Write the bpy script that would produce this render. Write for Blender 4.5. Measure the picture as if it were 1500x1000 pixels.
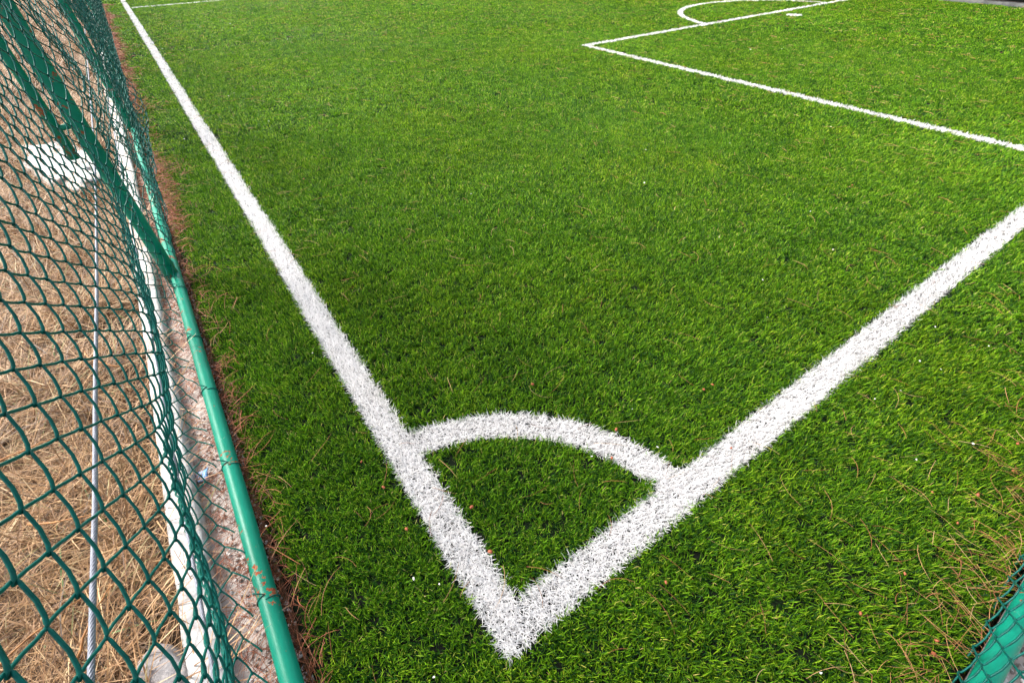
import bpy, math, random
import numpy as np
from mathutils import Vector

for o in list(bpy.data.objects):
    bpy.data.objects.remove(o)
SC = bpy.context.scene
C = SC.collection
S = 1.2                                    # camera height in metres; layout is measured in this unit
R = math.radians
rng = np.random.default_rng(7)
random.seed(7)

# ------------------------------------------------------------------ camera
cam_d = bpy.data.cameras.new('camera')
cam = bpy.data.objects.new('camera', cam_d)
C.objects.link(cam)
PITCH, YAW, ROLL = 0.7459, -0.6005, -0.0190
CAM = Vector((-0.1049 * S, -0.1926 * S, S))
from mathutils import Matrix
cam.matrix_world = (Matrix.Translation(CAM) @ Matrix.Rotation(YAW, 4, 'Z')
                    @ Matrix.Rotation(math.pi / 2 - PITCH, 4, 'X') @ Matrix.Rotation(ROLL, 4, 'Z'))
cam_d.sensor_width = 36.0
cam_d.lens = 36.0 * 671.9 / 1500.0
cam_d.clip_start = 0.02
cam_d.clip_end = 2000
SC.camera = cam

# ------------------------------------------------------------------ sky, sun, exposure
SUN_EL, SUN_AZ = R(46), R(-42)             # azimuth measured from +Y towards +X
w = bpy.data.worlds.new('World')
SC.world = w
w.use_nodes = True
nt = w.node_tree
sky = nt.nodes.new('ShaderNodeTexSky')
sky.sky_type = 'NISHITA'
sky.sun_disc = False
sky.sun_elevation = SUN_EL
sky.sun_rotation = SUN_AZ
sky.air_density = 1.0
sky.dust_density = 3.0
sky.ozone_density = 1.0
bg = nt.nodes['Background']
bg.inputs['Strength'].default_value = 0.095
hs = nt.nodes.new('ShaderNodeHueSaturation')   # veiled, milky sky
hs.inputs['Saturation'].default_value = 0.45
nt.links.new(sky.outputs[0], hs.inputs['Color'])
nt.links.new(hs.outputs[0], bg.inputs['Color'])
sun_d = bpy.data.lights.new('sun', 'SUN')
sun_d.energy = 2.6
sun_d.angle = R(22)
sun_d.color = (1.0, 0.96, 0.9)
sun = bpy.data.objects.new('sun', sun_d)
C.objects.link(sun)
sd = Vector((math.sin(SUN_AZ) * math.cos(SUN_EL), math.cos(SUN_AZ) * math.cos(SUN_EL), math.sin(SUN_EL)))
sun.rotation_euler = sd.to_track_quat('Z', 'Y').to_euler()
sun.location = (-6, 6, 12)
vs = SC.view_settings
vs.view_transform = 'Standard'
vs.look = 'None'
vs.exposure = 1.95
vs.gamma = 1.0
vs.use_curve_mapping = False
cy = SC.cycles
cy.max_bounces = 6
cy.diffuse_bounces = 3
cy.glossy_bounces = 2
cy.transmission_bounces = 3
cy.use_adaptive_sampling = True
cy.adaptive_threshold = 0.03

# ------------------------------------------------------------------ helpers
def mesh_np(name, verts, faces, attrs=None, smooth=False):
    """faces: (n,4) or (n,3) int array, or list of such arrays"""
    me = bpy.data.meshes.new(name)
    if not isinstance(faces, list):
        faces = [faces]
    verts = np.asarray(verts, np.float32)
    me.vertices.add(len(verts))
    me.vertices.foreach_set('co', verts.ravel())
    loops, starts, tot = [], [], 0
    for f in faces:
        f = np.asarray(f, np.int32)
        loops.append(f.ravel())
        starts.append(tot + np.arange(len(f)) * f.shape[1])
        tot += f.size
    loops = np.concatenate(loops)
    starts = np.concatenate(starts)
    me.loops.add(len(loops))
    me.loops.foreach_set('vertex_index', loops.astype(np.int32))
    me.polygons.add(len(starts))
    me.polygons.foreach_set('loop_start', starts.astype(np.int32))
    if smooth:
        me.polygons.foreach_set('use_smooth', np.ones(len(starts), bool))
    for k, v in (attrs or {}).items():
        a = me.attributes.new(k, 'FLOAT', 'POINT')
        a.data.foreach_set('value', np.asarray(v, np.float32))
    me.update(calc_edges=True)
    me.validate()
    return me

def link(name, me, mat=None, parent=None):
    o = bpy.data.objects.new(name, me)
    C.objects.link(o)
    if mat and not me.materials:
        me.materials.append(mat)
    if parent:
        o.parent = parent
    return o

def tag(o, label=None, cat=None, group=None, kind=None):
    if label: o['label'] = label
    if cat: o['category'] = cat
    if group: o['group'] = group
    if kind: o['kind'] = kind
    return o

def empty(name, loc=(0, 0, 0)):
    o = bpy.data.objects.new(name, None)
    C.objects.link(o)
    o.location = loc
    o.empty_display_size = 0.1
    return o

def tubes(paths, rad, sides=6, cap=False, nrm=None):
    """paths: (m, k, 3) array of m polylines of k points -> verts, quads"""
    P = np.asarray(paths, float)
    if P.ndim == 2:
        P = P[None]
    m, k, _ = P.shape
    T = np.gradient(P, axis=1)
    T /= np.linalg.norm(T, axis=2, keepdims=True) + 1e-12
    up = np.array(nrm if nrm is not None else (0.37, 0.21, 0.9), float)
    A = np.cross(T, up)
    A /= np.linalg.norm(A, axis=2, keepdims=True) + 1e-12
    B = np.cross(T, A)
    ang = np.arange(sides) * 2 * math.pi / sides
    rad = np.broadcast_to(np.asarray(rad, float), (m, k)) if np.ndim(rad) else np.full((m, k), rad)
    V = (P[:, :, None] + rad[:, :, None, None] * (A[:, :, None] * np.cos(ang)[None, None, :, None]
         + B[:, :, None] * np.sin(ang)[None, None, :, None]))
    idx = np.arange(m * k * sides).reshape(m, k, sides)
    a, b = idx[:, :-1], idx[:, 1:]
    F = np.stack([a, np.roll(a, -1, 2), np.roll(b, -1, 2), b], -1).reshape(-1, 4)
    return V.reshape(-1, 3), F

def cap_ends(V, F, k, sides):
    """close a single tube (k rings)"""
    V = np.vstack([V, V[:sides].mean(0), V[(k - 1) * sides:k * sides].mean(0)])
    n = len(V)
    i = np.arange(sides)
    c0 = np.stack([i, np.full(sides, n - 2), (i + 1) % sides], 1)
    c1 = np.stack([(k - 1) * sides + i, (k - 1) * sides + (i + 1) % sides, np.full(sides, n - 1)], 1)
    return V, [F, np.vstack([c0, c1])]

def merge(parts):
    vs_, fs, off = [], [], 0
    for v, f in parts:
        vs_.append(v)
        for ff in (f if isinstance(f, list) else [f]):
            fs.append(np.asarray(ff) + off)
        off += len(v)
    return np.vstack(vs_), fs

def blades(root, az, length, width, lean, curl, ts=(0, .38, .72, 1.0), wp=(1.0, .95, .7, .12), twist=None):
    """curved tapering ribbons; returns verts, quads, (t along, blade id)"""
    n = len(root)
    k = len(ts)
    pos = np.array(root, float)
    V = np.zeros((n, k, 2, 3))
    prev = 0.0
    tw = np.zeros(n) if twist is None else twist
    for j, t in enumerate(ts):
        if j:
            th = lean + curl * (t + prev) / 2
            d = (t - prev) * length
            pos = pos + np.stack([np.cos(az) * np.sin(th) * d, np.sin(az) * np.sin(th) * d, np.cos(th) * d], 1)
        a = az + math.pi / 2 + tw * t
        side = np.stack([np.cos(a), np.sin(a), np.zeros(n)], 1) * (width * wp[j] / 2)[:, None]
        V[:, j, 0] = pos - side
        V[:, j, 1] = pos + side
        prev = t
    idx = np.arange(n * k * 2).reshape(n, k, 2)
    F = np.stack([idx[:, :-1, 0], idx[:, :-1, 1], idx[:, 1:, 1], idx[:, 1:, 0]], -1).reshape(-1, 4)
    t_attr = np.broadcast_to(np.array(ts)[None, :, None], (n, k, 2)).ravel()
    b_attr = np.repeat(np.arange(n), k * 2)
    return V.reshape(-1, 3), F, t_attr, b_attr

class NT:
    """small node-tree helper"""
    def __init__(self, name):
        self.m = bpy.data.materials.new(name)
        self.m.use_nodes = True
        self.t = self.m.node_tree
        self.p = self.t.nodes['Principled BSDF']
    def n(self, typ, **kw):
        nd = self.t.nodes.new('ShaderNode' + typ)
        for k, v in kw.items():
            if k in ('inp',):
                for kk, vv in v.items():
                    nd.inputs[kk].default_value = vv
            else:
                setattr(nd, k, v)
        return nd
    def l(self, a, b):
        self.t.links.new(a, b)
    def ramp(self, fac, stops, interp='LINEAR'):
        r = self.n('ValToRGB')
        e = r.color_ramp.elements
        r.color_ramp.interpolation = interp
        while len(e) < len(stops):
            e.new(0.5)
        for el, (pos, col) in zip(e, stops):
            el.position = pos
            el.color = (*col, 1) if len(col) == 3 else col
        if fac is not None:
            self.l(fac, r.inputs[0])
        return r.outputs[0]
    def noise(self, scale, detail=3, rough=.5, vec=None, out=0):
        nz = self.n('TexNoise', inp={'Scale': scale, 'Detail': detail, 'Roughness': rough})
        if vec is not None:
            self.l(vec, nz.inputs['Vector'])
        return nz.outputs[out]
    def mix(self, fac, a, b, blend='MIX'):
        mx = self.n('Mix', data_type='RGBA', blend_type=blend)
        for s, v in ((mx.inputs[0], fac), (mx.inputs[6], a), (mx.inputs[7], b)):
            if hasattr(v, 'is_linked'):
                self.l(v, s)
            elif isinstance(v, (int, float)):
                s.default_value = v
            else:
                s.default_value = (*v, 1)
        return mx.outputs[2]
    def math(self, op, a, b=0.0, clamp=False):
        mm = self.n('Math', operation=op, use_clamp=clamp)
        for s, v in ((mm.inputs[0], a), (mm.inputs[1], b)):
            if hasattr(v, 'is_linked'):
                self.l(v, s)
            else:
                s.default_value = v
        return mm.outputs[0]
    def attr(self, name, typ='GEOMETRY'):
        a = self.n('Attribute', attribute_name=name, attribute_type=typ)
        return a.outputs['Fac']
    def pos(self):
        return self.n('NewGeometry').outputs['Position']
    def base(self, col):
        self.l(col, self.p.inputs['Base Color'])
    def bump(self, h, strength=.3, dist=.01):
        b = self.n('Bump', inp={'Strength': strength, 'Distance': dist})
        self.l(h, b.inputs['Height'])
        self.l(b.outputs[0], self.p.inputs['Normal'])
    def thin(self, col, fac):
        """leaf-like: part of the light passes through"""
        tr = self.n('BsdfTranslucent')
        self.l(col, tr.inputs['Color'])
        mx = self.n('MixShader', inp={0: fac})
        self.l(self.p.outputs[0], mx.inputs[1])
        self.l(tr.outputs[0], mx.inputs[2])
        self.l(mx.outputs[0], self.t.nodes['Material Output'].inputs['Surface'])

# ------------------------------------------------------------------ materials
def mat_turf_blade():
    m = NT('turf_fibre')
    b = m.attr('b')
    r = m.attr('rnd', 'INSTANCER')
    f = m.math('ADD', m.math('MULTIPLY', b, .75), m.math('MULTIPLY', r, .25))
    col = m.ramp(f, [(0.0, (.003, .022, .010)), (.24, (.011, .058, .008)), (.46, (.066, .195, .006)),
                     (.70, (.195, .42, .012)), (.87, (.38, .55, .04)), (.95, (.56, .52, .16)), (1.0, (.55, .43, .22))])
    big = m.noise(.9, 3, .6, m.pos())
    warm = m.ramp(big, [(.42, (1, 1, 1)), (.72, (1.25, 1.06, .8))])
    col = m.mix(1.0, col, warm, 'MULTIPLY')
    mid = m.noise(4.5, 3, .6, m.pos())
    col = m.mix(1.0, col, m.ramp(mid, [(.3, (.72, .78, .75)), (.7, (1.2, 1.13, 1.1))]), 'MULTIPLY')
    m.base(col)
    m.p.inputs['Roughness'].default_value = .5
    m.p.inputs['Specular IOR Level'].default_value = .14
    m.thin(col, .42)
    return m.m

def mat_white_blade():
    m = NT('white_fibre')
    b = m.attr('b')
    col = m.ramp(b, [(0, (.45, .42, .40)), (.04, (.76, .73, .72)), (.2, (.88, .86, .85)), (1, (.92, .90, .89))])
    nz = m.noise(1.6, 4, .6, m.pos())
    col = m.mix(m.ramp(nz, [(.55, (0, 0, 0)), (.75, (.35, .35, .35))]), col, (.66, .60, .52))
    m.base(col)
    m.p.inputs['Roughness'].default_value = .5
    m.thin(col, .35)
    return m.m

def mat_infill():
    m = NT('turf_infill')
    p = m.pos()
    n1 = m.noise(420, 2, .6, p)
    n2 = m.noise(14, 3, .6, p)
    col = m.ramp(n1, [(.35, (.003, .004, .003)), (.6, (.009, .012, .007)), (.78, (.03, .032, .024))])
    col = m.mix(m.ramp(n2, [(.4, (0, 0, 0)), (.7, (.6, .6, .6))]), col, (.010, .022, .006))
    m.base(col)
    m.p.inputs['Specular IOR Level'].default_value = .1
    m.p.inputs['Roughness'].default_value = .9
    m.bump(n1, .6, .004)
    return m.m

def mat_needle(name, stops):
    m = NT(name)
    col = m.ramp(m.attr('b'), stops)
    m.base(col)
    m.p.inputs['Roughness'].default_value = .6
    return m.m

def mat_green_paint():
    m = NT('green_pipe_paint')
    tc = m.n('TexCoord').outputs['Object']
    n1 = m.noise(15, 5, .65, tc)
    n2 = m.noise(55, 4, .65, tc)
    fade = m.noise(3, 4, .6, tc)
    paint = m.ramp(fade, [(.3, (.002, .150, .092)), (.7, (.003, .215, .137))])
    chip = m.math('MULTIPLY', m.ramp(n1, [(.60, (0, 0, 0)), (.612, (1, 1, 1))]), m.ramp(n2, [(.50, (0, 0, 0)), (.53, (1, 1, 1))]))
    rust = m.ramp(n2, [(.5, (.33, .085, .03)), (.62, (.19, .04, .018)), (.75, (.42, .22, .12))])
    dusty = m.ramp(m.noise(60, 3, .7, tc), [(.66, (0, 0, 0)), (.74, (.5, .5, .5))])
    paint = m.mix(dusty, paint, (.28, .36, .27))
    m.base(m.mix(chip, paint, rust))
    m.p.inputs['Specular IOR Level'].default_value = .2
    rg = m.math('ADD', m.math('MULTIPLY', chip, .45), .38)
    m.l(rg, m.p.inputs['Roughness'])
    m.bump(m.math('ADD', m.math('MULTIPLY', chip, -1.0), m.math('MULTIPLY', n2, .25)), .35, .002)
    return m.m

def mat_plain(name, col, rough=.5, metal=0.0, var=.25, scale=40.0, spec=.4):
    m = NT(name)
    nz = m.noise(scale, 4, .6, m.n('TexCoord').outputs['Object'])
    lo = tuple(c * (1 - var) for c in col)
    hi = tuple(min(1, c * (1 + var)) for c in col)
    m.base(m.ramp(nz, [(.3, lo), (.7, hi)]))
    m.p.inputs['Roughness'].default_value = rough
    m.p.inputs['Metallic'].default_value = metal
    m.bump(nz, .15, .003)
    m.p.inputs['Specular IOR Level'].default_value = spec
    return m.m

def mat_concrete(name, col, stain):
    m = NT(name)
    p = m.pos()
    n1 = m.noise(5, 6, .65, p)
    n2 = m.noise(90, 3, .6, p)
    c = m.ramp(n1, [(.38, stain), (.50, col), (.66, tuple(x * .86 for x in col))])
    c = m.mix(m.ramp(n2, [(.62, (0, 0, 0)), (.72, (.55, .55, .55))]), c, tuple(x * .45 for x in col))
    m.base(c)
    m.p.inputs['Roughness'].default_value = .85
    m.bump(n2, .5, .006)
    return m.m

def mat_soil():
    m = NT('dry_soil')
    p = m.pos()
    n1 = m.noise(2.2, 6, .65, p)
    n2 = m.noise(40, 4, .65, p)
    c = m.ramp(n1, [(.3, (.045, .026, .013)), (.55, (.105, .060, .032)), (.75, (.17, .10, .055))])
    c = m.mix(m.ramp(n2, [(.4, (.6, .6, .6)), (.6, (0, 0, 0))]), c, (.06, .038, .02))
    m.base(c)
    m.p.inputs['Roughness'].default_value = .95
    m.bump(n2, .8, .03)
    return m.m

M_BLADE, M_WHITE, M_INFILL = mat_turf_blade(), mat_white_blade(), mat_infill()
M_NEEDLE = mat_needle('pine_needle', [(0, (.11, .03, .012)), (.3, (.30, .10, .035)), (.65, (.42, .20, .07)), (1, (.56, .38, .19))])
M_NEEDLE_RED = mat_needle('pine_needle_red', [(0, (.05, .016, .008)), (.4, (.24, .062, .022)), (.75, (.40, .13, .05)), (1, (.48, .26, .13))])
M_STRAW = mat_needle('straw', [(0, (.05, .030, .014)), (.2, (.13, .060, .022)), (.5, (.27, .135, .050)), (.8, (.41, .235, .10)),
                               (.955, (.58, .40, .21)), (.975, (.10, .16, .03)), (1, (.09, .19, .03))])
M_PIPE = mat_green_paint()
M_WIRE = mat_plain('green_wire', (.001, .088, .070), .36, 0, .3, 90, .16)
M_CABLE = mat_plain('galvanised_cable', (.22, .23, .265), .5, .3, .25, 200)
M_KERB = mat_concrete('white_painted_concrete', (.47, .455, .44), (.28, .22, .18))
M_RUBBLE = mat_concrete('pale_rubble', (.52, .45, .41), (.34, .23, .18))
M_SOIL = mat_soil()
M_SCREEN = mat_plain('dark_screen', (.010, .014, .012), .9, 0, .3, 60)

# ------------------------------------------------------------------ layout in metres
LW = 0.083 * S                      # line width
X_PIPE = -0.328 * S
X_TURF0, Y_TURF0 = -0.298 * S, -0.485 * S
X_FAR = 10.05 * S
Y_FAR = 34.0
BX, DY = 3.755 * S, 4.068 * S       # penalty box side line, front line (outer edges)
SPOT = np.array([7.23, 3.73]) * S
RD = 1.50 * S                       # penalty arc outer radius
RC = 0.5834 * S                     # corner arc outer radius
Y_HALF = 11.0 * S
ZB = -0.018                         # turf backing / infill level; fibre tips reach about z = 0

def sheet(name, x0, x1, y0, y1, z, mat, nx=1, ny=1, amp=0.0, kind='structure'):
    xs, ys = np.linspace(x0, x1, nx + 1), np.linspace(y0, y1, ny + 1)
    X, Y = np.meshgrid(xs, ys, indexing='ij')
    Z = np.full_like(X, z)
    if amp:
        Z += amp * (np.sin(X * 7.1 + 1.3 * np.sin(Y * 3.3)) * .5 + np.sin(Y * 5.7 + X * 2.1) * .3 + rng.normal(0, .25, X.shape))
    V = np.stack([X, Y, Z], -1).reshape(-1, 3)
    i = np.arange((nx + 1) * (ny + 1)).reshape(nx + 1, ny + 1)
    F = np.stack([i[:-1, :-1], i[1:, :-1], i[1:, 1:], i[:-1, 1:]], -1).reshape(-1, 4)
    return tag(link(name, mesh_np(name, V, F, smooth=amp > 0), mat), kind=kind)

g = sheet('ground', -120, 140, -120, 160, -0.075, M_SOIL)
tag(g, 'dry brown earth around and beneath the sports pitch')
f = sheet('pitch', X_TURF0, X_FAR, Y_TURF0, Y_FAR, ZB, M_INFILL)
tag(f, 'artificial turf pitch base with dark granule infill')
b = sheet('rough_ground', -7.0, -0.475 * S, -1.6, 30, -0.045, M_SOIL, 70, 300, .012)
tag(b, 'rough dry ground outside the long chain link fence')
k = sheet('rubble_strip', -0.47 * S, X_PIPE - .008, -1.6, 30, -0.034, M_RUBBLE, 8, 500, .006)
tag(k, 'pale crumbled concrete strip under the long chain link fence')
k = sheet('gravel_bed', X_TURF0 - .02, X_FAR, -3.2, -.507 * S + .008, -0.040, M_RUBBLE, 200, 40, .006)
tag(k, 'pale gravel bed outside the end fence')

# ------------------------------------------------------------------ turf
def in_lines(x, y, g=0.0):
    """True where a white line is woven into the turf"""
    r0 = np.hypot(x, y)
    rs = np.hypot(x - SPOT[0], y - SPOT[1])
    m = (x > -g) & (x < LW + g) & (y > -g)
    m |= (y > -g) & (y < LW + g) & (x > -g) & (x < X_FAR)
    m |= (r0 < RC + g) & (r0 > RC - LW - g) & (x > 0) & (y > 0)
    m |= (x > BX - g) & (x < BX + LW + g) & (y > 0) & (y < DY + g)
    m |= (y < DY + g) & (y > DY - LW - g) & (x > BX - g)
    m |= (rs < RD + g) & (rs > RD - LW - g) & (y > DY - LW)
    m |= rs < .10 * S + g
    m |= (y > Y_HALF - LW / 2 - g) & (y < Y_HALF + LW / 2 + g) & (x > 0)
    return m

def lean_field(x, y):
    """slow drift of the direction in which the pile lies"""
    return 2.4 + 1.1 * np.sin(x * 1.7 + .6 * np.sin(y * 1.1)) + .9 * np.sin(y * 1.3 + 1.7)

def tuft(nb, spread, lmin, lmax, wmin, wmax, lean0, lean1):
    a = rng.uniform(0, 2 * math.pi, nb)
    rr = spread * np.sqrt(rng.uniform(0, 1, nb))
    root = np.stack([rr * np.cos(a), rr * np.sin(a), rng.uniform(-.004, 0, nb)], 1)
    az = rng.normal(0, 1.7, nb)
    V, F, t, bi = blades(root, az, rng.uniform(lmin, lmax, nb), rng.uniform(wmin, wmax, nb),
                         rng.uniform(lean0, lean1, nb), rng.uniform(.1, 1.1, nb), twist=rng.normal(0, .5, nb))
    return mesh_np('turf_tuft', V, F, {'b': np.clip(rng.beta(1.25, 1.35, nb)[bi], 0, 1)})

def tuft_collection(name, n, *a):
    col = bpy.data.collections.new(name)
    for i in range(n):
        me = tuft(*a)
        me.materials.append(M_BLADE)
        col.objects.link(bpy.data.objects.new('turf_tuft', me))
    return col

def scatter_group(name, col):
    """geometry nodes: put one object of the collection on every point, using point attributes"""
    ng = bpy.data.node_groups.new(name, 'GeometryNodeTree')
    ng.interface.new_socket('Geometry', in_out='INPUT', socket_type='NodeSocketGeometry')
    ng.interface.new_socket('Geometry', in_out='OUTPUT', socket_type='NodeSocketGeometry')
    N, L = ng.nodes.new, ng.links.new
    gi, go = N('NodeGroupInput'), N('NodeGroupOutput')
    ci = N('GeometryNodeCollectionInfo')
    ci.inputs['Collection'].default_value = col
    ci.inputs['Separate Children'].default_value = True
    ci.inputs['Reset Children'].default_value = True
    ip = N('GeometryNodeInstanceOnPoints')
    ip.inputs['Pick Instance'].default_value = True
    def named(nm, dt):
        a = N('GeometryNodeInputNamedAttribute')
        a.data_type = dt
        a.inputs['Name'].default_value = nm
        return a.outputs['Attribute']
    L(gi.outputs[0], ip.inputs['Points'])
    L(ci.outputs[0], ip.inputs['Instance'])
    L(named('idx', 'INT'), ip.inputs['Instance Index'])
    er = N('FunctionNodeEulerToRotation')
    L(named('rot', 'FLOAT_VECTOR'), er.inputs[0])
    L(er.outputs[0], ip.inputs['Rotation'])
    L(named('scl', 'FLOAT_VECTOR'), ip.inputs['Scale'])
    L(ip.outputs[0], go.inputs[0])
    return ng

def scatter(name, pts, rot, scl, idx, col):
    me = bpy.data.meshes.new(name)
    n = len(pts)
    me.vertices.add(n)
    me.vertices.foreach_set('co', np.asarray(pts, np.float32).ravel())
    for nm, typ, key, val in (('rot', 'FLOAT_VECTOR', 'vector', rot), ('scl', 'FLOAT_VECTOR', 'vector', scl),
                              ('idx', 'INT', 'value', idx), ('rnd', 'FLOAT', 'value', rng.uniform(0, 1, n))):
        a = me.attributes.new(nm, typ, 'POINT')
        a.data.foreach_set(key, np.asarray(val, np.int32 if typ == 'INT' else np.float32).ravel())
    o = link(name, me)
    md = o.modifiers.new('scatter', 'NODES')
    md.node_group = scatter_group(name + '_nodes', col)
    return o

def in_view(x, y, margin):
    """rough wedge of the ground in front of the camera, widened for a step to the side"""
    dx, dy = x - CAM.x, y - CAM.y
    fx, fy = math.sin(-YAW), math.cos(-YAW)
    d = dx * fx + dy * fy
    s = dx * fy - dy * fx
    return (d > -.45 - margin) & (np.abs(s) < 1.55 * np.maximum(d, 0) + 1.1 + margin)

bands = [  # r0, r1, tufts per m2, tuft scale xy, z
    (0.0, 2.3, 7000, 1.0, 1.0),
    (2.3, 4.2, 5000, 1.25, 1.0),
    (4.2, 8.0, 2200, 1.7, 1.0),
    (8.0, 15.0, 760, 2.5, 1.05),
    (15.0, 40.0, 240, 4.2, 1.2),
]
P, Sc = [], []
for r0, r1, dens, sx, sz in bands:
    x0, x1 = max(X_TURF0 + .01, CAM.x - r1), min(X_FAR - .02, CAM.x + r1)
    y0, y1 = max(Y_TURF0 + .01, CAM.y - r1), min(Y_FAR - .1, CAM.y + r1)
    n = int(dens * (x1 - x0) * (y1 - y0))
    x, y = rng.uniform(x0, x1, n), rng.uniform(y0, y1, n)
    d = np.hypot(x - CAM.x, y - CAM.y)
    ok = (d >= r0 * rng.uniform(.93, 1.07, n)) & (d < r1 * rng.uniform(.93, 1.07, n)) & in_view(x, y, .5) & ~in_lines(x, y, .004 * (sx - .6))
    # worn, ragged edge where the carpet stops at the fences
    ok &= x > X_TURF0 + .012 + .018 * np.sin(y * 5.1) * np.sin(y * 1.9)
    x, y = x[ok], y[ok]
    P.append(np.stack([x, y, np.full(len(x), ZB)], 1))
    s = rng.uniform(.8, 1.2, len(x))
    Sc.append(np.stack([sx * s, sx * s, sz * s], 1))
P, Sc = np.vstack(P), np.vstack(Sc)
n = len(P)
rot = np.zeros((n, 3))
rot[:, 2] = lean_field(P[:, 0], P[:, 1]) + rng.normal(0, 1.0, n)
rot[:, :2] = rng.normal(0, .12, (n, 2))
tcol = tuft_collection('turf_tufts', 8, 15, .012, .014, .029, .0017, .0027, .0, .75)
turf = scatter('turf_grass', P, rot, Sc, rng.integers(0, 8, n), tcol)
tag(turf, 'dense short green artificial grass covering the pitch', 'artificial grass', kind='stuff')

# ---- white lines: bundles of white fibres
def line_blades(name, label, xy, dist_scale=True):
    x, y = xy[:, 0], xy[:, 1]
    n = len(x)
    d = np.hypot(x - CAM.x, y - CAM.y)
    ws = np.clip(d / 1.6, 1, 9) ** .8
    root = np.stack([x, y, np.full(n, ZB)], 1)
    az = lean_field(x, y) + rng.normal(0, 1.35, n)
    V, F, t, bi = blades(root, az, rng.uniform(.016, .029, n), rng.uniform(.0014, .0022, n) * ws,
                         rng.uniform(.1, .95, n), rng.uniform(.2, 1.2, n), twist=rng.normal(0, .5, n),
                         ts=(0, .5, 1.0), wp=(1.0, .92, .22))
    me = mesh_np(name, V, F, {'b': rng.uniform(0, 1, n)[bi]})
    return tag(link(name, me, M_WHITE), label, None, None, 'structure')

def thin_by_distance(x, y, base):
    """keep fewer, wider fibres further off"""
    d = np.hypot(x - CAM.x, y - CAM.y)
    return rng.uniform(0, 1, len(x)) < 1 / np.clip(d / 1.6, 1, 9) ** 1.35

def band(n, f):
    xy = f(n)
    # ragged edge
    xy = xy[thin_by_distance(xy[:, 0], xy[:, 1], n)]
    return xy

DENS = 88000
def rect(x0, x1, y0, y1):
    n = int(DENS * (x1 - x0) * (y1 - y0))
    xy = np.stack([rng.uniform(x0 + .003, x1 - .003, n), rng.uniform(y0 + .003, y1 - .003, n)], 1)
    return xy[thin_by_distance(xy[:, 0], xy[:, 1], n)]
def ring(cx, cy, r0, r1, a0, a1):
    n = int(DENS * (r1 * r1 - r0 * r0) / 2 * (a1 - a0))
    r = np.sqrt(rng.uniform((r0 + .003 * (r0 > 0)) ** 2, (r1 - .003) ** 2, n))
    a = rng.uniform(a0, a1, n)
    xy = np.stack([cx + r * np.cos(a), cy + r * np.sin(a)], 1)
    return xy[thin_by_distance(xy[:, 0], xy[:, 1], n)]

line_blades('touchline', 'long white touchline running beside the long chain link fence', (lambda q: q[q.sum(1) > .018 + rng.normal(0, .006, len(q))])(rect(.004, LW, .0, Y_FAR - 1)))
line_blades('goal_line', 'white goal line meeting the touchline at the corner', rect(LW, X_FAR - .3, 0, LW))
xy = ring(0, 0, RC - LW, RC, 0, math.pi / 2)
line_blades('corner_arc', 'curved white quarter circle marking the corner', xy[(xy[:, 0] > LW) & (xy[:, 1] > LW)])
line_blades('penalty_area_side_line', 'white side line of the penalty area running up from the goal line', rect(BX, BX + LW, LW, DY))
line_blades('penalty_area_front_line', 'white front line of the penalty area, level with the penalty arc', rect(BX + LW, X_FAR - .3, DY - LW, DY))
xy = ring(SPOT[0], SPOT[1], RD - LW, RD, 0, math.pi)
line_blades('penalty_arc', 'curved white penalty arc outside the penalty area', xy[xy[:, 1] > DY])
xy = ring(SPOT[0], SPOT[1], 0, .10 * S, 0, 2 * math.pi)
line_blades('penalty_spot', 'small round white penalty spot inside the penalty area', xy)
line_blades('halfway_line', 'far white line crossing the pitch from the touchline', rect(LW, X_FAR - .3, Y_HALF - LW / 2, Y_HALF + LW / 2))

# ------------------------------------------------------------------ long chain link fence
# profile of the slack mesh, bottom to top, (x, z) in units of S: near stretch bellies outwards over the rail
PROF_NEAR = np.array([(-.347, .024), (-.385, .035), (-.405, .08), (-.392, .15), (-.365, .24), (-.332, .34), (-.312, .41), (-.306, .47), (-.317, .56), (-.330, .68), (-.335, .9), (-.335, 2.1)])
PROF_FAR = np.array([(-.303, .006), (-.292, .15), (-.284, .30), (-.275, .42), (-.267, .52), (-.262, .60), (-.262, .66), (-.275, .74), (-.300, .88), (-.318, 1.1), (-.318, 2.1)])

def resample(P, n):
    # smooth by chaikin, then uniform arc length
    Q = P.copy()
    for _ in range(3):
        a, b_ = Q[:-1], Q[1:]
        Q = np.vstack([Q[:1], np.stack([.75 * a + .25 * b_, .25 * a + .75 * b_], 1).reshape(-1, 2), Q[-1:]])
    s = np.r_[0, np.cumsum(np.hypot(*np.diff(Q, axis=0).T))]
    return s, Q

sN, QN = resample(PROF_NEAR * S, 0)
sF, QF = resample(PROF_FAR * S, 0)

def smooth(a, b_, x):
    t = np.clip((x - a) / (b_ - a), 0, 1)
    return t * t * (3 - 2 * t)

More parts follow.
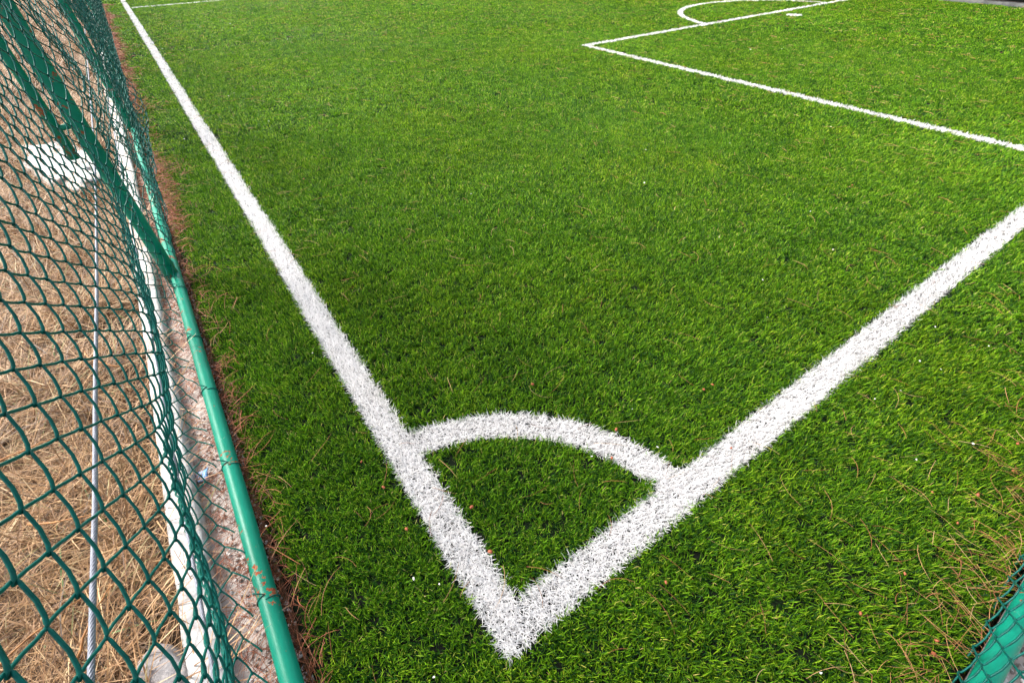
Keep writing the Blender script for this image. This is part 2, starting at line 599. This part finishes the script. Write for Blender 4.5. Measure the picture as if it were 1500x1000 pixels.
TIES = np.array([.42, .86, 1.22, 1.55]) # bottom tie points (y, metres)
def fence_surface(s, v):
    """s along the fence, v arc length up the mesh from its lower edge -> xyz"""
    y = s
    xn, zn = np.interp(v, sN, QN[:, 0]), np.interp(v, sN, QN[:, 1])
    xf, zf = np.interp(v, sF, QF[:, 0]), np.interp(v, sF, QF[:, 1])
    m = smooth(1.25 * S, 1.7 * S, y)
    x, z = xn * (1 - m) + xf * m, zn * (1 - m) + zf * m
    low = np.exp(-(v / .16) ** 2)
    # lower edge strays from the rail between ties
    dt = np.min(np.abs(y[..., None] - TIES), axis=-1)
    x = x - (1 - m) * np.exp(-(v / .05) ** 2) * .022 * smooth(.02, .16, dt)
    z = z - (1 - m) * np.exp(-(v / .05) ** 2) * .022 * smooth(.02, .16, dt)
    # slack: slow waves
    wv = .010 * np.sin(y * 5.3 + v * 4) + .007 * np.sin(y * 11.0 + 1.0 - v * 6) + .014 * np.sin(y * 2.1 + .4)
    belly = np.exp(-((v - .33) / .22) ** 2)
    x = x + wv * (.25 + .9 * belly) * (1 + .8 * m)
    x = x + m * (.016 * np.sin(y * 23 + 2.5 * np.sin(y * 3.1) + v * 3) + .016 * np.sin(y * 9.7 - v * 7)) * np.exp(-((v - .55) / .5) ** 2)
    x = x + m * .03 * np.sin(y * 1.55 + 2.2) * np.exp(-((v - .55) / .45) ** 2)
    y = y - .20 * (z - .5 * S)         # strands hang slightly askew
    y = y + .006 * np.sin(v * 17 + s * 3)
    return np.stack([x, y, z], -1)

def chain_link(surface, s0, s1, vmax, hs, vp, rad, sides, pts, jitter=.0012):
    """flattened-spiral strands hooked into each other"""
    ns = int((s1 - s0) / hs)
    nk = int(vmax / vp)
    ts = {'fine': np.array([0, .07, .17, .5, .83, .93]), 'coarse': np.array([0, .5])}[pts]
    strand_paths = []
    for i in range(ns):
        left = s0 + i * hs
        ph = .5 if i % 2 else 0.0
        S_, V_, N_ = [], [], []
        for k_ in range(nk * 2):
            # even: left -> right going down to up in front ; odd: right -> left behind
            front = (k_ % 2 == 0)
            va, vb = (k_ * .5 + ph) * vp, ((k_ + 1) * .5 + ph) * vp
            sa, sb = (left, left + hs) if front else (left + hs, left)
            hook = rad * 1.1
            sa += -hook if front else hook
            sb += hook if front else -hook
            for t in ts:
                e = t
                if pts == 'fine':
                    e = t + .05 * math.sin(2 * math.pi * t)
                S_.append(sa + (sb - sa) * e)
                V_.append(va + (vb - va) * t)
                lift = math.sin(math.pi * t) ** .6 if 0 < t < 1 else 0
                N_.append((1 if front else -1) * rad * 2.2 * lift)
        strand_paths.append((S_, V_, N_))
    A = np.array(strand_paths)                      # ns,3,K
    s, v, nn = A[:, 0], A[:, 1], A[:, 2]
    s = s + rng.normal(0, jitter, (ns, 1))
    P0 = surface(s, v)
    e = 1e-3
    ds = surface(s + e, v) - P0
    dv = surface(s, v + e) - P0
    nrm = np.cross(ds, dv)
    nrm /= np.linalg.norm(nrm, axis=-1, keepdims=True)
    P1 = P0 + nrm * nn[..., None]
    return tubes(P1, rad, sides)

HS, VP, WR = .0400, .0705, .0020
fence = empty('chain_link_fence', (X_PIPE, 0, 0))
tag(fence, 'long green chain link fence with slack bulging mesh beside the touchline', 'fence', 'green chain link fences')
def place(o, parent):
    o.parent = parent
    o.matrix_parent_inverse = Matrix.Translation(parent.location).inverted()
    return o

fine = chain_link(fence_surface, -.75, 3.0, 1.75, HS, VP, WR, 6, 'fine')
coarse = chain_link(fence_surface, -.75 + int(3.75 / HS) * HS, 19.0, 1.75, HS, VP, WR * 1.25, 4, 'coarse')
V, F = merge([fine, coarse])
# normals of the strand sheet must face the pitch
mo = place(link('wire_mesh', mesh_np('wire_mesh', V, F, smooth=True), M_WIRE), fence)

def pipe(name, pts, rad, sides, mat, parent, caps=True):
    V, F = tubes(np.array(pts)[None], rad, sides)
    if caps:
        V, F = cap_ends(V, F, len(pts), sides)
    o = link(name, mesh_np(name, V, F, smooth=True), mat)
    return place(o, parent) if parent else o

PR = .0222
Z_PIPE = .014
ys = np.linspace(-.62, 19, 120)
pts = np.stack([np.full_like(ys, X_PIPE) + .003 * np.sin(ys * 1.3), ys, np.full_like(ys, Z_PIPE) + .002 * np.sin(ys * 2.2)], 1)
rail = pipe('bottom_rail', pts, PR, 20, M_PIPE, fence)

def ring_wire(center, axis, rad, wr, turns=1.0, skew=.006, tail=.03):
    a = np.linspace(0, 2 * math.pi * turns, int(22 * turns) + 1)
    u = np.array(axis, float)
    p1 = np.array([0, 0, 1.0])
    p2 = np.cross(u, p1)
    return (np.array(center) + rad * (np.cos(a)[:, None] * p1 + np.sin(a)[:, None] * p2)
            + (a / (2 * math.pi) * skew)[:, None] * u)
for ty in list(TIES) + [1.95, 2.7, 3.4, 4.3]:
    c = (X_PIPE + .003 * math.sin(ty * 1.3), ty, Z_PIPE)
    pp = ring_wire(c, (0, 1, 0), PR + .002, .002, 1.0, .012)
    tail = np.array([pp[-1] + (-.008, .004, .008), pp[-1] + (-.02, .012, .012)])
    o = pipe('tie_wire', np.vstack([pp, tail]), .0018, 6, M_WIRE, fence)
    mw = o.matrix_parent_inverse.copy()
    o.parent = rail
    o.matrix_parent_inverse = Matrix.Identity(4)
    rail_inv = Matrix.Translation(fence.location).inverted()
    o.matrix_parent_inverse = Matrix.Identity(4)

for py in (1.75 * S, 3.85 * S, 5.95 * S, 8.05 * S, 10.2 * S, 12.4 * S):
    pts = [(X_PIPE - .012, py, z) for z in np.linspace(-.05, 2.5, 10)]
    po = pipe('post', pts, .028, 18, M_PIPE, fence)
pts = [(X_PIPE - .012 - .070, 1.76 * S, z) for z in np.linspace(.47 * S, 2.4, 8)]
st = pipe('net_pole', pts, .017, 14, M_PIPE, fence)
for zz in (.56 * S, 1.5 * S):
    pipe('clamp_rod', [(X_PIPE - .02, 1.76 * S, zz), (X_PIPE - .09, 1.76 * S, zz - .004)], .010, 10, M_PIPE, fence)

def twisted(name, pts, rad, parent):
    """stranded steel cable: seven wires laid together"""
    P = np.array(pts)
    parts = []
    T = np.gradient(P, axis=0)
    T /= np.linalg.norm(T, axis=1, keepdims=True)
    A = np.cross(T, (0, 0, 1.0))
    A /= np.linalg.norm(A, axis=1, keepdims=True)
    B = np.cross(T, A)
    s = np.r_[0, np.cumsum(np.linalg.norm(np.diff(P, axis=0), axis=1))]
    for k_ in range(6):
        a = s / .035 * 2 * math.pi + k_ * math.pi / 3
        Q = P + rad * .62 * (np.cos(a)[:, None] * A + np.sin(a)[:, None] * B)
        parts.append(tubes(Q[None], rad * .42, 5))
    V, F = merge(parts)
    return place(link(name, mesh_np(name, V, F, smooth=True), M_CABLE), parent)

yy = np.r_[np.linspace(-.7, 2.4, 620), np.linspace(2.45, 18, 200)]
xc = -.352 * S - .0 * yy
def z_from_tan(x, t):
    return S - (CAM.x - x) / t
tn = np.interp(yy, [0.05 * S, .3 * S, .53 * S, .85 * S, 1.37 * S, 2 * S, 15], [.525, .507, .497, .480, .462, .452, .445])
twisted('tension_cable', np.stack([np.full_like(yy, -.352 * S), yy, z_from_tan(-.352 * S, tn)], 1), .0035, fence)
xl = -.356 * S
twisted('tension_cable', np.stack([np.full_like(yy, xl), yy, z_from_tan(xl, np.full_like(yy, .338))], 1), .0034, fence)

# ------------------------------------------------------------------ end fence
Y_PIPE = -.507 * S
end = empty('chain_link_fence', (0, Y_PIPE, 0))
tag(end, 'green chain link fence behind the goal line with its rail on the gravel', 'fence', 'green chain link fences')
xs = np.linspace(-.30, 11.5, 80)
erail = pipe('bottom_rail', np.stack([xs, np.full_like(xs, Y_PIPE), np.full_like(xs, .014)], 1), .0222, 20, M_PIPE, end)
def end_surface(s, v):
    z = v - .03
    y = Y_PIPE + .040 + .006 * np.sin(s * 6 + v * 5) - .05 * smooth(.06, .5, v)
    return np.stack([s - .03 * z, y, z], -1)
a1 = chain_link(end_surface, -.30, 2.2, 1.9, HS, VP, WR, 6, 'fine')
a2 = chain_link(end_surface, 2.2, 11.5, 1.9, HS, VP, WR, 4, 'coarse')
V, F = merge([a1, a2])
place(link('wire_mesh', mesh_np('wire_mesh', V, F, smooth=True), M_WIRE), end)
for px in (-.28, 2.3, 4.9, 7.5, 10.1):
    pipe('post', [(px, Y_PIPE - .03, z) for z in np.linspace(-.05, 2.5, 8)], .033, 16, M_PIPE, end)

# ------------------------------------------------------------------ kerb outside the long fence
def kerb():
    n = 260
    ys_ = np.linspace(-1.5, 24, n)
    xl_ = np.interp(ys_, [.3 * S, 1.3 * S, 2.5 * S, 20], [-.480 * S, -.466 * S, -.446 * S, -.43 * S])
    prof = np.array([(-.000, -.10), (-.002, .004), (.004, .012), (.066, .013), (.073, .004), (.074, -.10)])
    V = []
    for y, x in zip(ys_, xl_):
        j = rng.normal(0, .0016, (len(prof), 2))
        V.append(np.c_[x + prof[:, 0] + j[:, 0], np.full(len(prof), y), prof[:, 1] + j[:, 1]])
    V = np.array(V).reshape(-1, 3)
    i = np.arange(n * len(prof)).reshape(n, len(prof))
    F = np.stack([i[:-1, :-1], i[:-1, 1:], i[1:, 1:], i[1:, :-1]], -1).reshape(-1, 4)
    o = link('kerb', mesh_np('kerb', V, F), M_KERB)
    return tag(o, 'white painted concrete kerb outside the long chain link fence', kind='structure')
kerb()

# ------------------------------------------------------------------ litter
def ribbons3(root, az, length, width, lift, bend, hk=6):
    """thin three-sided curved needles lying on the ground"""
    n = len(root)
    t = np.linspace(0, 1, hk)
    ang = az[:, None] + bend[:, None] * (t[None] - .5)
    step = length[:, None] / (hk - 1)
    dx, dy = np.cos(ang) * step, np.sin(ang) * step
    X = root[:, :1] + np.cumsum(dx, 1) - dx.sum(1, keepdims=True) / 2
    Y = root[:, 1:2] + np.cumsum(dy, 1) - dy.sum(1, keepdims=True) / 2
    Z = root[:, 2:] + lift[:, None] * (4 * t * (1 - t))[None] + rng.normal(0, .0006, (n, hk))
    P = np.stack([X, Y, Z], -1)
    rad = width[:, None] / 2 * np.array([1.0] * (hk - 2) + [.8, .3])[None]
    V, F = tubes(P, rad, 3)
    return V, F, np.repeat(np.arange(n), hk * 3)

def needles(name, label, xy, z, mat, lmin=.05, lmax=.12, wmin=.0008, wmax=.0014, pair=True, lift=.008, azm=None):
    n = len(xy)
    az = rng.uniform(0, 2 * math.pi, n) if azm is None else azm
    L_ = rng.uniform(lmin, lmax, n)
    d = np.hypot(xy[:, 0] - CAM.x, xy[:, 1] - CAM.y)
    ws = np.clip(d / 2.2, 1, 4) ** .6
    z = np.broadcast_to(z, n)
    root = np.c_[xy, z + rng.uniform(0, .008, n)]
    V, F, bi = ribbons3(root, az, L_, rng.uniform(wmin, wmax, n) * ws, rng.uniform(0, lift, n), rng.normal(0, .7, n))
    me = mesh_np(name, V, F, {'b': rng.beta(1.6, 1.6, n)[bi]})
    return tag(link(name, me, mat), label, 'pine needles', kind='stuff')

# scattered over the whole pitch, thicker towards both fences
def field_points():
    out = []
    for r1, dens in ((2.4, 55), (6, 42), (13, 42)):
        x0, x1 = X_TURF0 + .02, min(CAM.x + r1, X_FAR)
        y0, y1 = Y_TURF0 + .02, CAM.y + r1
        n_ = int(dens * (x1 - x0) * (y1 - y0))
        p = np.stack([rng.uniform(x0, x1, n_), rng.uniform(y0, y1, n_)], 1)
        clump = (np.sin(p[:, 0] * 3.1 + 2 * np.sin(p[:, 1] * 1.3)) * np.sin(p[:, 1] * 2.7 + 1.1) + 1) / 2
        p = p[rng.uniform(0, 1, n_) < .35 + .65 * clump]
        d = np.hypot(p[:, 0] - CAM.x, p[:, 1] - CAM.y)
        out.append(p[(d < r1) & (d > {2.4: 0, 6: 2.4, 13: 6}[r1])])
    return np.vstack(out)
fp = field_points()
# beside the end fence
n_ = 640
q = np.stack([rng.uniform(.3, 2.6, n_), Y_TURF0 + np.abs(rng.exponential(.085, n_))], 1)
fp = np.vstack([fp, q[q[:, 1] < .2]])
needles('pine_needles', 'dry tan pine needles scattered over the green turf', fp, .000, M_NEEDLE, .04, .11)
# thick mat along the rail of the long fence
n_ = 8600
ym = np.where(rng.uniform(0, 1, n_) < .22, rng.uniform(-.4, 2.2, n_), rng.uniform(1.6, 14, n_))
dens_keep = rng.uniform(0, 1, n_) < np.clip(.55 + .45 * np.sin(ym * 2.3 + .7 * np.sin(ym * 5)), .15, 1)
xm = X_PIPE + PR + .012 + rng.exponential(1, n_) * (.010 + .009 * np.clip(ym, 0, 2) + .026 * np.clip(np.sin(ym * 3.7 + 1.4), 0, 1) * np.clip(ym / 1.2, .15, 1))
dens_keep &= rng.uniform(0, 1, n_) < np.interp(ym, [0, 1.0, 1.7, 2.2], [.22, .30, .8, 1])
mm_ = np.stack([xm, ym], 1)[dens_keep]
needles('pine_needles', 'reddish brown pine needles piled along the rail of the long fence', mm_,
        np.where(mm_[:, 0] > X_TURF0 + .015, .002, -.018), M_NEEDLE_RED, .04, .12, .0011, .0019, lift=.02,
        azm=np.where(rng.uniform(0, 1, len(mm_)) < .5, rng.normal(1.3, .8, len(mm_)), rng.uniform(0, 6.28, len(mm_))))
n_ = 5200
q = np.stack([rng.uniform(-.40, -.29, n_) * S, rng.uniform(-.3, 6, n_)], 1)
needles('pine_needles', 'red brown pine needles caught on the rubble strip under the long fence', q, -.022, M_NEEDLE_RED, .03, .09, .0009, .0015, lift=.012)

# ------------------------------------------------------------------ dry straw outside the fence
def straw_tuft(nb, spread):
    a = rng.uniform(0, 2 * math.pi, nb)
    rr = spread * np.sqrt(rng.uniform(0, 1, nb))
    root = np.stack([rr * np.cos(a), rr * np.sin(a), rng.uniform(-.005, .02, nb)], 1)
    V, F, t, bi = blades(root, rng.uniform(0, 2 * math.pi, nb), rng.uniform(.07, .24, nb), rng.uniform(.0014, .0034, nb),
                         rng.uniform(.5, 1.45, nb), rng.uniform(-.2, 1.2, nb), ts=(0, .3, .65, 1), wp=(1, 1, .8, .25), twist=rng.normal(0, .8, nb))
    V[:, 2] = np.where(V[:, 2] < -.002, -V[:, 2] * .3, V[:, 2])
    return mesh_np('straw_clump', V, F, {'b': rng.uniform(0, .97, nb)[bi] if rng.uniform() > .25 else rng.uniform(.2, 1, nb)[bi]})
scol = bpy.data.collections.new('straw_clumps')
for i in range(7):
    me = straw_tuft(90, .10)
    me.materials.append(M_STRAW)
    scol.objects.link(bpy.data.objects.new('straw_clump', me))
pts = []
for x0, x1, y0, y1, dens in ((-1.6, -.49 * S, -.3, 2.5, 250), (-2.2, -.47 * S, 2.5, 6, 210), (-4.5, -.46 * S, 6, 22, 60), (-4.5, -1.6, -.5, 2.5, 50), (-5, -2.2, 2.5, 6, 40)):
    n_ = int(dens * (x1 - x0) * (y1 - y0))
    q = np.stack([rng.uniform(x0, x1, n_), rng.uniform(y0, y1, n_), np.full(n_, -.05)], 1)
    bare = np.sin(q[:, 0] * 9 + 1.5 * np.sin(q[:, 1] * 4)) * np.sin(q[:, 1] * 7 + 1.2 * np.sin(q[:, 0] * 6))
    pts.append(q[bare + rng.normal(0, .2, n_) < .62])
pts = np.vstack(pts)
n_ = len(pts)
rot = rng.normal(0, .15, (n_, 3))
rot[:, 2] = rng.uniform(0, 2 * math.pi, n_)
s_ = rng.uniform(.5, 1.3, (n_, 1))
st = scatter('dry_straw', pts, rot, np.repeat(s_, 3, 1) * np.array([1, 1, .75]), rng.integers(0, 7, n_), scol)
tag(st, 'matted dry straw covering the rough ground beyond the kerb', 'dry grass', kind='stuff')

# ------------------------------------------------------------------ gravel
def pebble_mesh(name, seed, flat=.6):
    r_ = np.random.default_rng(seed)
    import bmesh
    bm = bmesh.new()
    bmesh.ops.create_icosphere(bm, subdivisions=1, radius=1)
    for v in bm.verts:
        v.co *= r_.uniform(.72, 1.15)
        v.co.z *= flat
    me = bpy.data.meshes.new(name)
    bm.to_mesh(me)
    bm.free()
    return me
def mat_pebble():
    m = NT('gravel_stone')
    r = m.attr('rnd', 'INSTANCER')
    c = m.ramp(r, [(0, (.10, .08, .07)), (.3, (.30, .25, .22)), (.6, (.52, .46, .42)), (1, (.75, .72, .70))])
    m.base(c)
    m.p.inputs['Roughness'].default_value = .85
    return m.m
M_PEB = mat_pebble()
pcol = bpy.data.collections.new('gravel_stones')
for i in range(5):
    me = pebble_mesh('gravel_stone', 40 + i)
    me.materials.append(M_PEB)
    pcol.objects.link(bpy.data.objects.new('gravel_stone', me))
def gravel(name, label, pts, s0, s1):
    n_ = len(pts)
    rot = rng.uniform(0, 6.28, (n_, 3)) * np.array([.1, .1, 1])
    s_ = (s0 + (s1 - s0) * rng.beta(1.2, 4, n_))[:, None] * np.ones((1, 3))
    return tag(scatter(name, pts, rot, s_, rng.integers(0, 5, n_), pcol), label, 'gravel', kind='stuff')
n_ = 16000
p1 = np.stack([rng.uniform(.2, 3.2, n_), rng.uniform(-1.2, Y_PIPE - .004, n_), np.full(n_, -.036)], 1)
gravel('gravel', 'small pale angular gravel outside the end fence', p1, .003, .012)
n_ = 9000
p2 = np.stack([rng.uniform(-.40, -.30, n_) * S, rng.uniform(-.3, 7, n_), np.full(n_, -.032)], 1)
gravel('gravel', 'loose pale grit and crumbs on the rubble strip beside the long fence', p2, .0018, .008)

# ------------------------------------------------------------------ single small things
def cone_scale_mesh(seed):
    """a curled brown-orange scale from a pine cone"""
    r_ = np.random.default_rng(seed)
    nu, nv = 7, 5
    V = []
    for i in range(nu):
        u = i / (nu - 1)
        wd = .0045 * math.sin(math.pi * (.15 + .8 * u)) ** .7
        for j in range(nv):
            v = j / (nv - 1) * 2 - 1
            V.append(((u - .5) * .012, v * wd * r_.uniform(.9, 1.1), .0035 * (1 - v * v) + .003 * math.sin(u * 2.5)))
    top = np.array(V)
    bot = top - (0, 0, .0011)
    i = np.arange(nu * nv).reshape(nu, nv)
    Ft = np.stack([i[:-1, :-1], i[1:, :-1], i[1:, 1:], i[:-1, 1:]], -1).reshape(-1, 4)
    rim = np.r_[i[:, 0], i[-1, 1:], i[-2::-1, -1], i[0, -2:0:-1]]
    nb = nu * nv
    Fr = np.stack([rim, np.roll(rim, -1), np.roll(rim, -1) + nb, rim + nb], 1)
    return mesh_np('cone_scale', np.vstack([top, bot]), [np.vstack([Ft, Ft[:, ::-1] + nb, Fr[:, ::-1]])], smooth=True)
M_SCALE = mat_plain('cone_scale_orange', (.36, .095, .04), .5, 0, .45, 300)
M_CHIP = mat_plain('white_chip', (.78, .72, .70), .7, 0, .15, 300)
sm = [cone_scale_mesh(i) for i in range(3)]
SCALES = [(1.202, -0.362), (1.295, -0.438), (1.157, -0.439), (0.905, -0.417), (0.727, -0.398), (0.809, -0.523), (0.775, -0.529), (0.412, -0.091), (-0.067, 0.67), (-0.048, 0.551), (-0.047, 0.4), (0.127, 0.352), (0.874, 0.054), (0.553, 0.24), (1.041, 0.25), (1.0, 0.253), (0.103, 0.22), (0.41, 2.85), (1.464, -0.467), (1.589, -0.442), (0.639, 0.308), (0.538, 0.617), (3.029, 0.767)]
CHIPS = [(1.153, 2.036), (0.799, 1.281), (3.052, 1.625), (1.756, -0.175), (1.995, -0.066), (2.032, -0.227), (1.741, -0.113), (1.535, -0.138), (1.427, -0.105), (1.282, -0.289), (1.896, 0.857), (1.742, 0.514), (1.524, 0.351), (2.236, 0.462), (2.523, 0.736), (0.74, 0.337), (0.509, 0.28), (0.694, 0.187), (-0.042, 0.228), (-0.141, 0.068), (-0.088, 0.275), (3.941, 1.377), (5.477, 1.097), (2.486, 1.893), (2.08, 1.529), (6.172, 3.15), (5.859, 3.359), (1.637, 7.711), (0.151, 8.126), (0.468, 5.26), (0.407, 5.193), (0.525, 4.181), (1.273, 9.703), (-0.102, 4.146), (1.481, -0.364), (1.652, -0.01), (-0.04, 1.231), (0.541, -0.406), (-0.354, 0.63)]

def where(x, y):
    if in_lines(np.array([x]), np.array([y]))[0]:
        return 'on a white line'
    if x < 0:
        return 'on the turf between the touchline and the long fence'
    if y < 0:
        return 'on the turf between the goal line and the end fence'
    if math.hypot(x, y) < RC:
        return 'on the turf inside the corner arc'
    if x > BX and y < DY:
        return 'on the turf inside the penalty area'
    return 'on open turf between the corner arc and penalty area' if y < DY else 'on the open turf beyond the penalty area'
for i, (x, y) in enumerate(SCALES):
    o = link('cone_scale', sm[i % 3], M_SCALE)
    o.location = (x, y, .001)
    o.rotation_euler = (random.uniform(-.4, .4), random.uniform(-.4, .4), random.uniform(0, 6.28))
    k_ = random.uniform(.55, 1.1) * max(1, (math.hypot(x, y) / 2.5) ** .5)
    o.scale = (k_, k_, k_)
    tag(o, 'orange red cone scale ' + where(x, y), 'cone scale', 'cone scales on the turf')
cm = [pebble_mesh('paper_chip', 70 + i, .35) for i in range(4)]
for i, (x, y) in enumerate(CHIPS):
    o = link('white_chip', cm[i % 4], M_CHIP)
    d = math.hypot(x, y)
    k_ = random.uniform(.0020, .0040) * max(1, (d / 1.8) ** .75)
    o.location = (x, y, .001 + k_ * .2)
    o.rotation_euler = (random.uniform(-.5, .5), random.uniform(-.5, .5), random.uniform(0, 6.28))
    o.scale = (k_ * 1.3, k_, k_)
    tag(o, 'tiny white chip ' + where(x, y), 'chip', 'white chips on the turf')

def rock(name, loc, size, seed, mat, label, cat, amp=.18, sub=4):
    import bmesh
    from mathutils import noise
    bm = bmesh.new()
    bmesh.ops.create_icosphere(bm, subdivisions=sub, radius=1)
    for v in bm.verts:
        c = v.co.normalized()
        q_ = Vector((abs(c.x) ** .6 * math.copysign(1, c.x), abs(c.y) ** .6 * math.copysign(1, c.y), abs(c.z) ** .6 * math.copysign(1, c.z)))
        v.co = q_ * (1 + amp * noise.fractal(c * 1.7 + Vector((seed, 0, 0)), 1.0, 2.0, 4))
        v.co = Vector((v.co.x * size[0], v.co.y * size[1], v.co.z * size[2]))
    me = bpy.data.meshes.new(name)
    bm.to_mesh(me)
    bm.free()
    for p_ in me.polygons:
        p_.use_smooth = True
    o = link(name, me, mat)
    o.location = loc
    return tag(o, label, cat)
M_STONE = mat_concrete('grey_stone', (.36, .33, .32), (.20, .16, .14))
r_ = rock('flat_stone', (-.520 * S, .355 * S, -.02), (.040, .062, .030), 3.1, M_STONE, 'grey flat stone in the straw against the white kerb', 'stone')
r_.rotation_euler = (.1, -.15, .4)
r_ = rock('concrete_footing', (-.70 * S, 3.42 * S, .0), (.16, .50, .05), 8.7, M_KERB, 'white concrete footing lying in the straw behind the fence post', 'concrete block', .45)
r_.rotation_euler = (0, 0, .28)
M_BLUE = mat_plain('blue_plastic', (.22, .42, .75), .35, 0, .1, 50)
n_ = 7
u, v = np.meshgrid(np.linspace(-1, 1, n_), np.linspace(-1, 1, n_), indexing='ij')
Vt = np.stack([u * .016 * (1 + .2 * v), v * .020, .006 * np.sin(u * 2.6) * np.cos(v * 2) + .004 * u * v], -1).reshape(-1, 3)
ii = np.arange(n_ * n_).reshape(n_, n_)
Ft = np.stack([ii[:-1, :-1], ii[1:, :-1], ii[1:, 1:], ii[:-1, 1:]], -1).reshape(-1, 4)
o = link('plastic_scrap', mesh_np('plastic_scrap', Vt, Ft, smooth=True), M_BLUE)
o.modifiers.new('thickness', 'SOLIDIFY').thickness = .0012
o.location = (-.3965 * S, .765 * S, -.018)
tag(o, 'crumpled pale blue plastic scrap on the rubble under the fence', 'plastic scrap')

# ------------------------------------------------------------------ dark screened boundary on the other side of the pitch
sf = empty('screened_fence', (X_FAR + .35, 0, 0))
tag(sf, 'dark screened fence standing behind the pale kerb across the pitch', 'fence')
def box(x0, x1, y0, y1, z0, z1):
    V = np.array([(x, y, z) for x in (x0, x1) for y in (y0, y1) for z in (z0, z1)])
    F = np.array([(0, 1, 3, 2), (4, 6, 7, 5), (0, 4, 5, 1), (2, 3, 7, 6), (0, 2, 6, 4), (1, 5, 7, 3)])
    return V, F
n_ = 400
yv = np.linspace(-.6, Y_FAR, n_)
xv = X_FAR + .30 + .03 * np.sin(yv * 2.4) + .015 * np.sin(yv * 7.3)
zv = np.linspace(.03, 2.6, 9)
Vt = np.stack([np.repeat(xv[:, None], 9, 1) + .02 * np.sin(zv * 3)[None], np.repeat(yv[:, None], 9, 1), np.repeat(zv[None], n_, 0)], -1).reshape(-1, 3)
ii = np.arange(n_ * 9).reshape(n_, 9)
Ft = np.stack([ii[:-1, :-1], ii[1:, :-1], ii[1:, 1:], ii[:-1, 1:]], -1).reshape(-1, 4)
o = place(link('screen', mesh_np('screen', Vt, Ft, smooth=True), M_SCREEN), sf)
o.modifiers.new('thickness', 'SOLIDIFY').thickness = .004
for py in np.arange(-.4, Y_FAR, 2.8):
    pipe('post', [(X_FAR + .42, py, z) for z in np.linspace(-.05, 2.75, 4)], .035, 12, M_PIPE, sf)
for j, py in enumerate(np.arange(-.55, Y_FAR, 1.0)):
    pass
V, F = box(X_FAR + .02, X_FAR + .17, -.55, Y_FAR, -.1, .035)
tag(link('far_kerb', mesh_np('far_kerb', V, F), mat_concrete('grey_concrete', (.16, .16, .15), (.09, .09, .085))),
    'pale concrete kerb edging the turf across the pitch', kind='structure')

# ------------------------------------------------------------------ dry stems lying in the straw
M_STEM = mat_plain('dry_stem', (.36, .16, .05), .6, 0, .4, 60)
for x, y, L_, az in ((-.86, .62, .26, .5), (-.78, .92, .20, -.4), (-.95, 1.25, .30, .2), (-.72, .60, .16, 1.1), (-1.1, 1.9, .34, .7), (-.70, 1.6, .22, 2.1), (-1.0, 2.7, .4, -.3)):
    t = np.linspace(-.5, .5, 9)
    a = az + .5 * t * random.uniform(-1, 1)
    P_ = np.stack([x + np.cos(a) * t * L_, y + np.sin(a) * t * L_, .035 + .02 * np.cos(t * 3) + .004 * np.sin(t * 23)], 1)
    V, F = tubes(P_[None], np.linspace(.0032, .0014, 9)[None], 6)
    V, F = cap_ends(V, F, 9, 6)
    o = link('dry_stem', mesh_np('dry_stem', V, F, smooth=True), M_STEM)
    tag(o, 'orange brown dry stem lying in the straw behind the long fence', 'stem', 'dry stems in the straw')

# ------------------------------------------------------------------ unseen stone pine added to shade the near corner and account for the needles
def pine(loc, height, rad, seed, label):
    r_ = np.random.default_rng(seed)
    root = empty('added_shade_pine', loc)
    tag(root, label, 'tree')
    zz = np.linspace(-.1, height, 14)
    P_ = np.stack([.12 * np.sin(zz * .7), .10 * np.sin(zz * .5 + 1) - .08, zz], 1)
    parts = [tubes(P_[None], np.linspace(.19, .06, 14)[None], 12)]
    base = P_[-4]
    tips = []
    for i in range(16):
        a = i * 2.4 + r_.normal(0, .2)
        rr = rad * math.sqrt(r_.uniform(.15, 1))
        tip = np.array([math.cos(a) * rr, math.sin(a) * rr, height + .5 * (1 - (rr / rad) ** 2) + r_.normal(0, .12)])
        st_ = P_[-1 - (i % 5)]
        t = np.linspace(0, 1, 7)[:, None]
        q_ = st_ * (1 - t) + tip * t + np.array([0, 0, -.35]) * (t * (1 - t)) + r_.normal(0, .03, (7, 3))
        parts.append(tubes(q_[None], np.linspace(.05, .012, 7)[None], 6))
    V, F = merge(parts)
    o = link('trunk', mesh_np('trunk', V, F, smooth=True), mat_plain('pine_bark', (.13, .075, .05), .9, 0, .5, 14), root)
    nc = 1500
    a = r_.uniform(0, 2 * math.pi, nc)
    rr = rad * np.sqrt(r_.uniform(0, 1, nc))
    dome = np.sqrt(np.clip(1 - (rr / rad) ** 2, 0, 1))
    c = np.stack([np.cos(a) * rr, np.sin(a) * rr, height + .1 + r_.uniform(-.25, 1, nc) * .75 * dome + .15 * np.sin(a * 5)], 1)
    keep = np.sin(c[:, 0] * 2.9 + 1) * np.sin(c[:, 1] * 3.1) + r_.normal(0, .4, nc) < .55
    c = c[keep]
    nb = 24
    rt = np.repeat(c, nb, 0) + r_.normal(0, .05, (len(c) * nb, 3))
    n_ = len(rt)
    V, F, t, bi = blades(rt, r_.uniform(0, 6.28, n_), r_.uniform(.12, .22, n_), r_.uniform(.005, .010, n_), r_.uniform(0, 2.2, n_),
                         r_.normal(0, .3, n_), ts=(0, .5, 1), wp=(1, .9, .3))
    mm2 = mat_needle('pine_foliage', [(0, (.014, .035, .012)), (.6, (.04, .085, .022)), (1, (.075, .12, .035))])
    link('crown', mesh_np('crown', V, F, {'b': r_.uniform(0, 1, n_)[bi]}), mm2, root)
pine((-3.8, 3.0, -.05), 6.6, 2.2, 5, 'unseen stone pine added outside the long fence to shade the near corner')
